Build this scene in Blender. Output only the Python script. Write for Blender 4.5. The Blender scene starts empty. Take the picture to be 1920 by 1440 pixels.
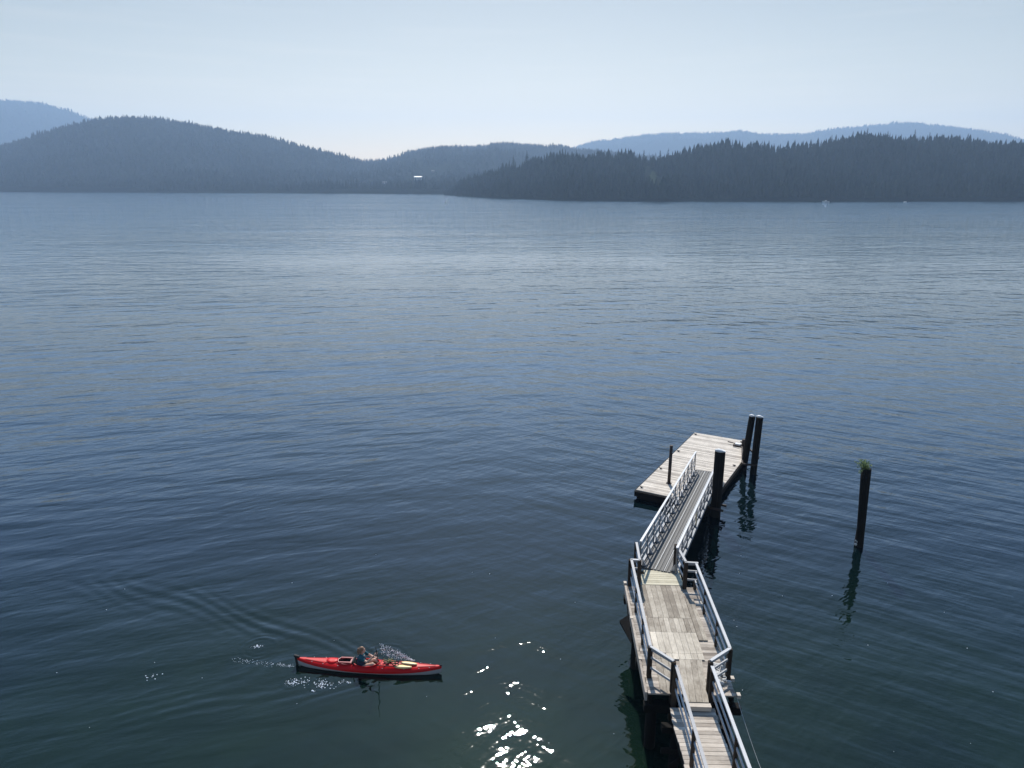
import bpy, bmesh, math, random
import numpy as np
from mathutils import Vector, Matrix, noise as mnoise
R = math.radians
rng = np.random.default_rng(7)
random.seed(7)
scene = bpy.context.scene
C = scene.collection

# ------------------------------------------------------------------ camera
cam_d = bpy.data.cameras.new("camera")
cam = bpy.data.objects.new("camera", cam_d)
C.objects.link(cam)
cam.location = (0, 0, 16)
cam.rotation_euler = (R(90 - 15.32), 0, 0)
cam_d.sensor_width = 36
cam_d.lens = 36 * 1380 / 1920
cam_d.clip_start = 0.1
cam_d.clip_end = 30000
scene.camera = cam

# ------------------------------------------------------------------ sky and sun
SUN_EL = 44.3
world = bpy.data.worlds.new("World")
scene.world = world
world.use_nodes = True
wt = world.node_tree
bg = wt.nodes["Background"]
sky = wt.nodes.new("ShaderNodeTexSky")
sky.sky_type = 'NISHITA'
sky.sun_disc = False
sky.sun_elevation = R(SUN_EL)
sky.sun_rotation = R(0)
sky.altitude = 0
sky.air_density = 1.0
sky.dust_density = 0.6
sky.ozone_density = 1.0
tc = wt.nodes.new("ShaderNodeTexCoord")
mp = wt.nodes.new("ShaderNodeMapping")
mp.inputs["Scale"].default_value = (3.0, 3.0, 60.0)
cn = wt.nodes.new("ShaderNodeTexNoise")
cn.inputs["Scale"].default_value = 1.6
cn.inputs["Detail"].default_value = 5
cr = wt.nodes.new("ShaderNodeMapRange")
cr.inputs["From Min"].default_value = 0.52
cr.inputs["From Max"].default_value = 0.78
cr.inputs["To Max"].default_value = 0.05
hs = wt.nodes.new("ShaderNodeHueSaturation")
hs.inputs["Saturation"].default_value = 0.95
mx = wt.nodes.new("ShaderNodeMix"); mx.data_type = 'RGBA'
mx.inputs[7].default_value = (15, 15, 15, 1)
wt.links.new(tc.outputs["Generated"], mp.inputs[0])
wt.links.new(mp.outputs[0], cn.inputs["Vector"])
wt.links.new(cn.outputs[0], cr.inputs[0])
wt.links.new(cr.outputs[0], mx.inputs[0])
wt.links.new(sky.outputs[0], hs.inputs["Color"])
wt.links.new(hs.outputs[0], mx.inputs[6])
# milky brightening of the lowest band of the sky
sx = wt.nodes.new("ShaderNodeSeparateXYZ")
er = wt.nodes.new("ShaderNodeValToRGB"); el = er.color_ramp.elements
el[0].position = 0.0; el[0].color = (0.54, 0.44, 0.31, 1)
el[1].position = 0.36; el[1].color = (0.54, 0.69, 0.84, 1)
e4 = el.new(0.6); e4.color = (0.36, 0.50, 0.58, 1)
e2 = el.new(0.09); e2.color = (0.48, 0.375, 0.265, 1)
e3 = el.new(0.215); e3.color = (0.38, 0.325, 0.25, 1)
e5 = el.new(0.25); e5.color = (0.74, 0.82, 0.90, 1)  # bright sky band above the view, added to lighten the water's reflections
mm = wt.nodes.new("ShaderNodeMix"); mm.data_type = 'RGBA'; mm.blend_type = 'MULTIPLY'; mm.inputs[0].default_value = 1
sc2 = wt.nodes.new("ShaderNodeVectorMath"); sc2.operation = 'SCALE'; sc2.inputs["Scale"].default_value = 1.8
wt.links.new(tc.outputs["Generated"], sx.inputs[0]); wt.links.new(sx.outputs[2], er.inputs[0])
wt.links.new(mx.outputs[2], mm.inputs[6]); wt.links.new(er.outputs[0], mm.inputs[7])
wt.links.new(mm.outputs[2], sc2.inputs[0]); wt.links.new(sc2.outputs[0], bg.inputs[0])
bg.inputs[1].default_value = 0.11

sun_d = bpy.data.lights.new("sun", 'SUN')
sun_d.energy = 4.8
sun_d.angle = R(0.53)
sun_d.color = (1.0, 0.95, 0.87)
sun = bpy.data.objects.new("sun", sun_d)
C.objects.link(sun)
sun.location = (0, 60, 60)
sun.rotation_euler = (R(-(90 - SUN_EL)), 0, 0)   # the sun stands ahead of the camera

scene.view_settings.view_transform = 'Standard'
scene.view_settings.look = 'None'
scene.view_settings.exposure = 0.45
scene.view_settings.gamma = 1.0
scene.cycles.max_bounces = 8
scene.cycles.volume_bounces = 0
scene.cycles.sample_clamp_indirect = 6.0

# ------------------------------------------------------------------ helpers
def tag(o, label=None, cat=None, group=None, kind=None):
    if label: o['label'] = label
    if cat: o['category'] = cat
    if group: o['group'] = group
    if kind: o['kind'] = kind
    return o

def empty(name, loc=(0, 0, 0), rz=0.0):
    o = bpy.data.objects.new(name, None)
    o.empty_display_size = 0.2
    C.objects.link(o)
    o.location = loc
    o.rotation_euler = (0, 0, rz)
    return o

class MB:
    """collects shapes and links them as one mesh object"""
    def __init__(s):
        s.v = []; s.f = []; s.t = []; s.sm = []
    def add(s, vs, fs, tone=0.5, smooth=False):
        b = len(s.v)
        s.v.extend([tuple(x) for x in vs])
        for f in fs:
            s.f.append(tuple(i + b for i in f)); s.t.append(tone); s.sm.append(smooth)
    def hexa(s, bot, top, tone=0.5):
        s.add(list(bot) + list(top), [(3, 2, 1, 0), (4, 5, 6, 7), (0, 1, 5, 4), (1, 2, 6, 5), (2, 3, 7, 6), (3, 0, 4, 7)], tone)
    def box(s, x0, x1, y0, y1, z0, z1, tone=0.5):
        s.hexa([(x0, y0, z0), (x1, y0, z0), (x1, y1, z0), (x0, y1, z0)], [(x0, y0, z1), (x1, y0, z1), (x1, y1, z1), (x0, y1, z1)], tone)
    def beam(s, p, q, w, h, tone=0.5, up=(0, 0, 1)):
        p = Vector(p); q = Vector(q); d = (q - p).normalized(); up = Vector(up)
        if abs(d.dot(up)) > 0.98: up = Vector((0, 1, 0))
        a = d.cross(up).normalized() * (w / 2); b = a.cross(d).normalized() * (h / 2)
        c = lambda o: [o - a - b, o + a - b, o + a + b, o - a + b]
        s.hexa(c(p), c(q), tone)
    def tube(s, pts, rad, n=8, tone=0.5, caps=True, smooth=True):
        pts = [Vector(p) for p in pts]
        if not isinstance(rad, (list, tuple)): rad = [rad] * len(pts)
        vs = []; fs = []
        prev = None
        for i, p in enumerate(pts):
            d = (pts[min(i + 1, len(pts) - 1)] - pts[max(i - 1, 0)]).normalized()
            if prev is None:
                a = d.orthogonal().normalized()
            else:
                a = (prev - d * prev.dot(d)).normalized()
            prev = a; b = d.cross(a)
            for k in range(n):
                t = 2 * math.pi * k / n
                vs.append(p + (a * math.cos(t) + b * math.sin(t)) * rad[i])
        for i in range(len(pts) - 1):
            for k in range(n):
                fs.append((i * n + k, i * n + (k + 1) % n, (i + 1) * n + (k + 1) % n, (i + 1) * n + k))
        s.add(vs, fs, tone, smooth)
        if caps:
            b0 = len(s.v) - len(vs)
            s.f.append(tuple(b0 + k for k in reversed(range(n)))); s.t.append(tone); s.sm.append(False)
            s.f.append(tuple(b0 + (len(pts) - 1) * n + k for k in range(n))); s.t.append(tone); s.sm.append(False)
    def ell(s, c, r, n=10, m=7, tone=0.5, rot=None):
        vs = []; fs = []
        M = rot or Matrix.Identity(3)
        for i in range(m + 1):
            ph = math.pi * i / m
            for k in range(n):
                t = 2 * math.pi * k / n
                vs.append(Vector(c) + M @ Vector((r[0] * math.sin(ph) * math.cos(t), r[1] * math.sin(ph) * math.sin(t), r[2] * math.cos(ph))))
        for i in range(m):
            for k in range(n):
                fs.append((i * n + k, (i + 1) * n + k, (i + 1) * n + (k + 1) % n, i * n + (k + 1) % n))
        s.add(vs, fs, tone, True)
    def build(s, name, mat, parent=None):
        me = bpy.data.meshes.new(name)
        me.from_pydata(s.v, [], s.f)
        me.materials.append(mat)
        me.polygons.foreach_set("use_smooth", s.sm)
        at = me.attributes.new("tone", 'FLOAT', 'FACE')
        at.data.foreach_set("value", s.t)
        me.update()
        o = bpy.data.objects.new(name, me)
        C.objects.link(o)
        if parent: o.parent = parent
        return o

def mat_new(name):
    m = bpy.data.materials.new(name); m.use_nodes = True
    return m, m.node_tree.nodes, m.node_tree.links, m.node_tree.nodes["Principled BSDF"]

def wood(name, dark, light, scale=(1, 1, 1), rough=0.85, bump=0.004, stain=0.5):
    """weathered wood: grain stretched by scale, tone per board, blotchy stains"""
    m, n, l, p = mat_new(name)
    tc = n.new("ShaderNodeTexCoord")
    mp = n.new("ShaderNodeMapping"); mp.inputs["Scale"].default_value = scale
    g = n.new("ShaderNodeTexNoise"); g.inputs["Scale"].default_value = 6; g.inputs["Detail"].default_value = 6
    b = n.new("ShaderNodeTexNoise"); b.inputs["Scale"].default_value = 1.7; b.inputs["Detail"].default_value = 5; b.inputs["Roughness"].default_value = 0.65
    at = n.new("ShaderNodeAttribute"); at.attribute_name = "tone"
    a1 = n.new("ShaderNodeMath"); a1.operation = 'MULTIPLY'; a1.inputs[1].default_value = 0.5
    a2 = n.new("ShaderNodeMath"); a2.operation = 'MULTIPLY_ADD'; a2.inputs[1].default_value = stain
    a3 = n.new("ShaderNodeMath"); a3.operation = 'MULTIPLY_ADD'; a3.inputs[1].default_value = 0.75; a3.inputs[2].default_value = -0.1
    l.new(tc.outputs["Object"], mp.inputs[0]); l.new(mp.outputs[0], g.inputs["Vector"]); l.new(tc.outputs["Object"], b.inputs["Vector"])
    l.new(g.outputs[0], a1.inputs[0]); l.new(b.outputs[0], a2.inputs[0]); l.new(a1.outputs[0], a2.inputs[2])
    l.new(at.outputs["Fac"], a3.inputs[0])
    ad = n.new("ShaderNodeMath"); ad.operation = 'ADD'; l.new(a2.outputs[0], ad.inputs[0]); l.new(a3.outputs[0], ad.inputs[1])
    sb = n.new("ShaderNodeMath"); sb.operation = 'SUBTRACT'; sb.inputs[1].default_value = 0.25 + stain * 0.5; l.new(ad.outputs[0], sb.inputs[0])
    cr = n.new("ShaderNodeValToRGB"); e = cr.color_ramp.elements
    e[0].position = 0.05; e[0].color = (*dark, 1); e[1].position = 0.75; e[1].color = (*light, 1)
    l.new(sb.outputs[0], cr.inputs[0]); l.new(cr.outputs[0], p.inputs["Base Color"])
    bp = n.new("ShaderNodeBump"); bp.inputs["Distance"].default_value = bump; bp.inputs["Strength"].default_value = 0.7
    l.new(g.outputs[0], bp.inputs["Height"]); l.new(bp.outputs[0], p.inputs["Normal"])
    p.inputs["Roughness"].default_value = rough
    return m

def plain(name, col, rough=0.5, metal=0.0, var=0.15, scale=8.0, coat=0.0):
    m, n, l, p = mat_new(name)
    tc = n.new("ShaderNodeTexCoord")
    b = n.new("ShaderNodeTexNoise"); b.inputs["Scale"].default_value = scale; b.inputs["Detail"].default_value = 4
    l.new(tc.outputs["Object"], b.inputs["Vector"])
    mix = n.new("ShaderNodeMix"); mix.data_type = 'RGBA'
    mix.inputs[6].default_value = (*[c * (1 - var) for c in col], 1)
    mix.inputs[7].default_value = (*[min(1, c * (1 + var)) for c in col], 1)
    l.new(b.outputs[0], mix.inputs[0]); l.new(mix.outputs[2], p.inputs["Base Color"])
    p.inputs["Roughness"].default_value = rough
    p.inputs["Metallic"].default_value = metal
    p.inputs["Coat Weight"].default_value = coat
    return m

M = dict(
    deck=wood("deck_wood", (0.18, 0.15, 0.115), (0.64, 0.575, 0.475), (6, 1, 6), stain=0.75),
    deck_cross=wood("cross_board_wood", (0.16, 0.13, 0.105), (0.58, 0.51, 0.43), (1, 6, 6)),
    new_wood=wood("new_board_wood", (0.27, 0.24, 0.165), (0.60, 0.55, 0.42), (1, 5, 5), stain=0.3),
    float_wood=wood("float_board_wood", (0.24, 0.205, 0.17), (0.70, 0.63, 0.54), (1, 1, 1), stain=0.6),
    rail_wood=wood("rail_wood", (0.24, 0.235, 0.235), (0.50, 0.50, 0.50), (4, 4, 4), 0.7, stain=0.3),
    post=wood("post_wood", (0.022, 0.016, 0.012), (0.10, 0.072, 0.05), (5, 5, 1)),
    dark=wood("tarred_wood", (0.005, 0.0045, 0.004), (0.022, 0.018, 0.015), (8, 8, 1), 0.8, 0.02),
    pile_top=wood("pile_top_wood", (0.35, 0.35, 0.34), (0.75, 0.75, 0.74), (2, 2, 2)),
    alu=plain("weathered_aluminium", (0.38, 0.385, 0.40), 0.45, 0.35),
    alu_dark=plain("dull_aluminium", (0.20, 0.205, 0.215), 0.5, 0.3),
    gwdeck=wood("ribbed_grey_decking", (0.05, 0.048, 0.046), (0.105, 0.10, 0.095), (3, .5, 3), 0.7, stain=0.2),
    white=plain("white_paint", (0.5, 0.5, 0.49), 0.6),
    rust=plain("rusty_steel", (0.03, 0.018, 0.013), 0.8, 0.0, 0.5),
    black=plain("black_plastic", (0.008, 0.008, 0.009), 0.8),
    red=plain("red_glossy_shell", (0.50, 0.004, 0.006), 0.42, 0.0, 0.08, 3.0, 0.0),
    redtrim=plain("red_trim", (0.24, 0.012, 0.015), 0.35),
    hull=plain("grey_white_shell", (0.34, 0.33, 0.335), 0.35),
    yellow=plain("pale_yellow_blade", (0.74, 0.52, 0.24), 0.4),
    skin=plain("skin", (0.55, 0.32, 0.23), 0.55, 0, 0.08),
    hair=plain("sandy_hair", (0.20, 0.105, 0.055), 0.6, 0, 0.4, 60),
    shirt=plain("teal_cloth", (0.006, 0.075, 0.095), 0.8, 0, 0.2),
    vest=plain("dark_vest_cloth", (0.02, 0.035, 0.06), 0.8, 0, 0.3),
    shorts=plain("charcoal_cloth", (0.025, 0.03, 0.035), 0.85, 0, 0.2),
    rope=plain("pale_rope", (0.45, 0.44, 0.42), 0.9, 0, 0.4, 30),
    leaf=plain("leaf_green", (0.10, 0.16, 0.03), 0.6, 0, 0.5, 12),
    foam=plain("foam_droplets", (0.85, 0.87, 0.9), 0.15, 0, 0.05),
)
for k_ in ("dark", "post"):
    M[k_].node_tree.nodes["Principled BSDF"].inputs["Specular IOR Level"].default_value = 0.12
M["red"].node_tree.nodes["Principled BSDF"].inputs["Specular IOR Level"].default_value = 0.2
# float boards: grain along the board (the float's local x axis)
M['float_wood'].node_tree.nodes["Mapping"].inputs["Scale"].default_value = (1, 7, 7)

# ------------------------------------------------------------------ water
def water_material():
    m, n, l, p = mat_new("sea_water")
    tc = n.new("ShaderNodeTexCoord")
    def noise(scale_vec, rot, scale, detail=2, rough=0.5, dist=0.0):
        mp = n.new("ShaderNodeMapping"); mp.vector_type = 'TEXTURE'
        mp.inputs["Rotation"].default_value = (0, 0, R(rot))
        mp.inputs["Scale"].default_value = [1 / s for s in scale_vec]
        t = n.new("ShaderNodeTexNoise"); t.inputs["Scale"].default_value = scale
        t.inputs["Detail"].default_value = detail; t.inputs["Roughness"].default_value = rough
        t.inputs["Distortion"].default_value = dist
        l.new(tc.outputs["Object"], mp.inputs[0]); l.new(mp.outputs[0], t.inputs["Vector"])
        return t.outputs[0]
    def mth(op, a, b, c=None):
        q = n.new("ShaderNodeMath"); q.operation = op
        for i, s in enumerate((a, b, c)):
            if s is None: continue
            if isinstance(s, (int, float)): q.inputs[i].default_value = s
            else: l.new(s, q.inputs[i])
        return q.outputs[0]
    def rng_(x, a, b, c, d):
        q = n.new("ShaderNodeMapRange"); q.inputs[1].default_value = a; q.inputs[2].default_value = b
        q.inputs[3].default_value = c; q.inputs[4].default_value = d; l.new(x, q.inputs[0]); return q.outputs[0]
    geo = n.new("ShaderNodeSeparateXYZ"); l.new(tc.outputs["Object"], geo.inputs[0])
    Y = geo.outputs[1]
    patch = noise((0.25, 1, 1), 4, 0.035, 4, 0.6)          # ruffled and calm patches
    patchm = rng_(patch, 0.38, 0.62, 0.45, 1.25)
    swell = noise((0.42, 1, 1), 6, 0.33, 2, 0.45)
    diag_r = noise((0.22, 1, 1), -31, 0.85, 3, 0.5)       # crests run one way by the lone pile
    diag_l = noise((0.24, 1, 1), 17, 0.75, 3, 0.5, 0.3)   # and the other way off to the left
    side = rng_(geo.outputs[0], -9, 6, 0, 1)
    diag = mth('ADD', mth('MULTIPLY', diag_r, side), mth('MULTIPLY', diag_l, mth('SUBTRACT', 1.0, side)))
    diag2 = noise((0.4, 1, 1), 38, 1.9, 2, 0.5, 0.2)
    fine = noise((0.6, 1, 1), -8, 4.6, 2, 0.55, 0.3)
    # open water is a little livelier than the sheltered water by the pier
    live = mth('MULTIPLY', rng_(Y, 20, 75, 0.72, 1.0), mth('ADD', rng_(Y, 70, 150, 1.0, 0.5), rng_(Y, 150, 420, 0.0, 2.1)))
    h = mth('MULTIPLY', swell, rng_(Y, 18, 75, 0.08, 0.25))
    h = mth('MULTIPLY_ADD', diag, 0.105, h)
    h = mth('MULTIPLY_ADD', diag2, 0.028, h)
    fm = mth('MULTIPLY', patchm, 0.0052)
    h = mth('MULTIPLY_ADD', fine, fm, h)
    h = mth('MULTIPLY', h, live)
    h = mth('MULTIPLY', h, rng_(patch, 0.36, 0.64, 0.62, 1.35))
    bp = n.new("ShaderNodeBump"); bp.inputs["Strength"].default_value = 1; bp.inputs["Distance"].default_value = 1
    l.new(h, bp.inputs["Height"]); l.new(bp.outputs[0], p.inputs["Normal"])
    # body colour: deep blue-green with a greener shallow bottom close to the shore
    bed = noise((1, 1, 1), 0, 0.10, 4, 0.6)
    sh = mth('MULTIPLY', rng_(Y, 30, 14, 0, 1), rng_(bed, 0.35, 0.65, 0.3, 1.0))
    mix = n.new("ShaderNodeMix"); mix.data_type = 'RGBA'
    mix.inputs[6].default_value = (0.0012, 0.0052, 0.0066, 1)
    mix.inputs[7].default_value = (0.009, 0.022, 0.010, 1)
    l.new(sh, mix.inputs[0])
    # paler blue painted into the far water, in place of missing sky reflection
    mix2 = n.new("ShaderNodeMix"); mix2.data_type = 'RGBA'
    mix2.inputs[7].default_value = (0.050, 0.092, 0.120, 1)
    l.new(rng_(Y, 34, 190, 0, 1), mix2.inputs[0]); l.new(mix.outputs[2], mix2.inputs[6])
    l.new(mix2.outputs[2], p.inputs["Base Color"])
    p.inputs["Roughness"].default_value = 0.02
    p.inputs["IOR"].default_value = 1.333
    return m

# one sheet; its rows and columns are closer together around the kayak and the pier
def axis(segs):
    out = [segs[0][0]]
    for a, b, st in segs:
        k = max(1, int(round((b - a) / st)))
        out += list(a + (b - a) * (i + 1) / k for i in range(k))
    return np.array(out)
xs = axis([(-7000, -1000, 750), (-1000, -100, 60), (-100, -22, 2.0), (-22, 0, 0.07), (0, 20, 0.25), (20, 100, 2.0), (100, 1000, 60), (1000, 7000, 750)])
ys = axis([(-300, 8, 30), (8, 16.5, 0.5), (16.5, 27.5, 0.06), (27.5, 60, 0.4), (60, 200, 3), (200, 1000, 40), (1000, 6200, 400)])
KX, KY = -4.86, 21.62; KA = math.atan2(-0.45, 5.01)
_g = np.random.default_rng(3).random((128, 128))
def vn(x, y, sc_):
    x = x / sc_; y = y / sc_; xi = np.floor(x).astype(int); yi = np.floor(y).astype(int)
    fx = x - xi; fy = y - yi; fx = fx * fx * (3 - 2 * fx); fy = fy * fy * (3 - 2 * fy)
    q = lambda i, j: _g[(yi + j) % 128, (xi + i) % 128]
    return (q(0, 0) * (1 - fx) + q(1, 0) * fx) * (1 - fy) + (q(0, 1) * (1 - fx) + q(1, 1) * fx) * fy
def wave(X, Y):
    Z = np.zeros_like(X)
    # kayak frame: x astern is negative
    dx = X - KX; dy = Y - KY
    lx = dx * math.cos(KA) + dy * math.sin(KA)
    ly = -dx * math.sin(KA) + dy * math.cos(KA)
    s = np.clip(2.2 - lx, 0, None)                       # distance behind the bow
    for sg, amp in ((1, 0.026), (-1, 0.012)):
        a0 = 0.16 + 0.30 * s + 0.10 * np.sin(s * 0.7 + sg)   # the feathered crests sit along this arm
        env = np.exp(-((sg * ly - a0) / (0.16 + 0.075 * s)) ** 2) * (1 - np.exp(-s / 1.5)) * np.exp(-s / 10.0)
        ph = (0.42 * lx + sg * 0.91 * ly) / (0.42 + 0.012 * s) + 0.35 * np.sin(lx * 1.3 + 0.8 * sg * ly)
        brk = 0.45 + 0.75 * vn(lx + 90 + 13 * sg, ly + 90, 1.1)
        Z += amp * env * brk * np.sin(2 * math.pi * ph)
    st = np.clip(-2.4 - lx, 0, None)                     # stern trail
    Z += 0.007 * np.exp(-(ly / (0.25 + 0.05 * st)) ** 2) * np.where(st > 0, 1, 0) * np.exp(-st / 4) * np.sin(st * 9)
    for (cx, cy, r0, a) in ((-7.34, 20.92, 0.26, 0.006), (-6.35, 20.85, 0.32, 0.006), (-9.0, 22.8, 0.6, 0.006), (-4.4, 22.25, 0.55, 0.010), (0.55, 18.2, 0.35, 0.004)):
        r = np.hypot(X - cx, Y - cy)
        Z += a * np.exp(-((r - r0) / (0.45 * r0 + 0.05)) ** 2) * np.cos(2 * math.pi * (r - r0) / 0.22)
    for (cx, cy, a) in ((15.84, 30.42, 0.004), (10.11, 33.6, 0.004), (13.8, 39.3, 0.004), (4.1, 18.3, 0.004)):
        r = np.hypot(X - cx, Y - cy)
        Z += a * np.exp(-r / 0.8) * np.cos(2 * math.pi * r / 0.5)
    return Z
XX, YY = np.meshgrid(xs, ys)
ZZ = wave(XX, YY)
nx, ny = len(xs), len(ys)
co = np.stack([XX, YY, ZZ], -1).reshape(-1, 3)
idx = np.arange(nx * ny).reshape(ny, nx)
quads = np.stack([idx[:-1, :-1], idx[:-1, 1:], idx[1:, 1:], idx[1:, :-1]], -1).reshape(-1, 4)

def np_mesh(name, co, faces, mat, smooth=True, kind=None, attr=None):
    k = faces.shape[1]
    me = bpy.data.meshes.new(name)
    me.vertices.add(len(co)); me.vertices.foreach_set("co", co.astype(np.float32).ravel())
    me.loops.add(faces.size); me.loops.foreach_set("vertex_index", faces.astype(np.int32).ravel())
    me.polygons.add(len(faces)); me.polygons.foreach_set("loop_start", np.arange(0, faces.size, k, dtype=np.int32))
    me.polygons.foreach_set("use_smooth", np.full(len(faces), smooth))
    if attr is not None:
        a = me.attributes.new("tone", 'FLOAT', 'POINT'); a.data.foreach_set("value", attr.astype(np.float32))
    me.materials.append(mat)
    me.update(calc_edges=True); me.validate()
    o = bpy.data.objects.new(name, me); C.objects.link(o)
    if kind: o['kind'] = kind
    return o
np_mesh("water", co, quads, water_material(), True, 'structure')

# ------------------------------------------------------------------ far hills and woods
def forest_mat(name, dark, light):
    m, n, l, p = mat_new(name)
    at = n.new("ShaderNodeAttribute"); at.attribute_name = "tone"
    tc = n.new("ShaderNodeTexCoord")
    b = n.new("ShaderNodeTexNoise"); b.inputs["Scale"].default_value = 0.02; b.inputs["Detail"].default_value = 3
    l.new(tc.outputs["Object"], b.inputs["Vector"])
    ad = n.new("ShaderNodeMath"); ad.operation = 'MULTIPLY_ADD'; ad.inputs[1].default_value = 0.6
    sb = n.new("ShaderNodeMath"); sb.operation = 'SUBTRACT'; sb.inputs[1].default_value = 0.3
    l.new(at.outputs["Fac"], ad.inputs[0]); l.new(b.outputs[0], ad.inputs[2]); l.new(ad.outputs[0], sb.inputs[0])
    mix = n.new("ShaderNodeMix"); mix.data_type = 'RGBA'
    mix.inputs[6].default_value = (*dark, 1); mix.inputs[7].default_value = (*light, 1)
    l.new(sb.outputs[0], mix.inputs[0]); l.new(mix.outputs[2], p.inputs["Base Color"])
    p.inputs["Roughness"].default_value = 0.9
    p.inputs["Specular IOR Level"].default_value = 0.0
    return m
wood_m = forest_mat("conifer_foliage", (0.007, 0.013, 0.008), (0.019, 0.027, 0.014))
soil_m = forest_mat("forest_floor", (0.005, 0.008, 0.004), (0.012, 0.014, 0.008))
clear_m = plain("pale_clearing", (0.022, 0.030, 0.015), 0.9, 0, 0.3, 0.1)

for m_ in (clear_m,): m_.node_tree.nodes["Principled BSDF"].inputs["Specular IOR Level"].default_value = 0.0
def smooth(t): t = np.clip(t, 0, 1); return t * t * (3 - 2 * t)

def vnoise(x, y, s, seed):
    """smooth value noise on numpy arrays"""
    g = np.random.default_rng(seed).random((64, 64))
    x = x / s; y = y / s
    xi = np.floor(x).astype(int); yi = np.floor(y).astype(int); fx = smooth(x - xi); fy = smooth(y - yi)
    a = g[yi % 64, xi % 64]; b = g[yi % 64, (xi + 1) % 64]; c = g[(yi + 1) % 64, xi % 64]; d = g[(yi + 1) % 64, (xi + 1) % 64]
    return (a * (1 - fx) + b * fx) * (1 - fy) + (c * (1 - fx) + d * fx) * fy

class Hill:
    def __init__(s, name, ridge, shore, back, cut, bump, seed):
        s.name = name; s.r = np.array(ridge, float); s.sh = np.array(shore, float); s.back = back; s.cut = cut; s.bump = bump; s.seed = seed
        s.x0, s.x1 = s.r[0, 0], s.r[-1, 0]
    def shore(s, X): return np.interp(X, s.sh[:, 0], s.sh[:, 1])
    def ridge(s, X): return np.interp(X, s.r[:, 0], s.r[:, 1]), np.maximum(np.interp(X, s.r[:, 0], s.r[:, 2]) - s.cut, 0.3)
    def z(s, X, t):
        """t 0 at the shore, 1 at the ridge, 2 at the back"""
        ry, rz = s.ridge(X)
        sy = s.shore(X)
        Y = np.where(t < 1, sy + (ry - sy) * t, ry + s.back * (t - 1))
        up = np.where(t < 1, np.minimum(1, 0.06 + 0.94 * (0.35 * t + 0.65 * smooth(t))), 1 - smooth(t - 1) * 0.8)
        up = np.where(t < 0.008, 0, up)
        up = up; w = np.sin(np.pi * np.clip(t, 0, 1)) * s.bump
        Z = rz * up + w * (vnoise(X + 9000, Y, 130, s.seed) - 0.6) + 0.35 * w * (vnoise(X + 9000, Y, 45, s.seed + 1) - 0.5)
        return Y, np.where(t < 0.008, -1.5, np.maximum(Z, 0.5))
    def terrain(s, nxx=160, nt=40):
        X = np.linspace(s.x0, s.x1, nxx); t = np.concatenate([[0, 0.008], np.linspace(0.02, 2, nt)])
        XX, TT = np.meshgrid(X, t)
        YY, ZZ = s.z(XX, TT)
        co = np.stack([XX, YY, ZZ], -1).reshape(-1, 3)
        i = np.arange(XX.size).reshape(XX.shape)
        q = np.stack([i[:-1, :-1], i[:-1, 1:], i[1:, 1:], i[1:, :-1]], -1).reshape(-1, 4)
        np_mesh(s.name, co, q, soil_m, True, 'structure', np.full(len(co), 0.5))

def tree_proto(sides, tiers, seed, fat=1.0):
    """a spruce: ragged stacked skirts that narrow upwards, height 1, radius about 0.17"""
    r = np.random.default_rng(seed)
    v = []; f = []
    for k in range(tiers):
        z0 = 0.06 + 0.86 * k / tiers; z1 = min(1.0, z0 + 1.55 * 0.94 / tiers) if k < tiers - 1 else 1.0
        rad = 0.19 * (1 - k / tiers) ** 0.8 + 0.012
        b = len(v)
        for j in range(sides):
            a = 2 * math.pi * (j + r.random() * 0.6) / sides
            rr = fat * rad * (0.6 + 0.75 * r.random())
            v.append((rr * math.cos(a), rr * math.sin(a), z0 + (r.random() - 0.6) * 0.05))
        v.append((0.01 * (r.random() - .5), 0.01 * (r.random() - .5), z1))
        for j in range(sides):
            f.append((b + j, b + (j + 1) % sides, b + sides))
    return np.array(v), np.array(f)

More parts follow.
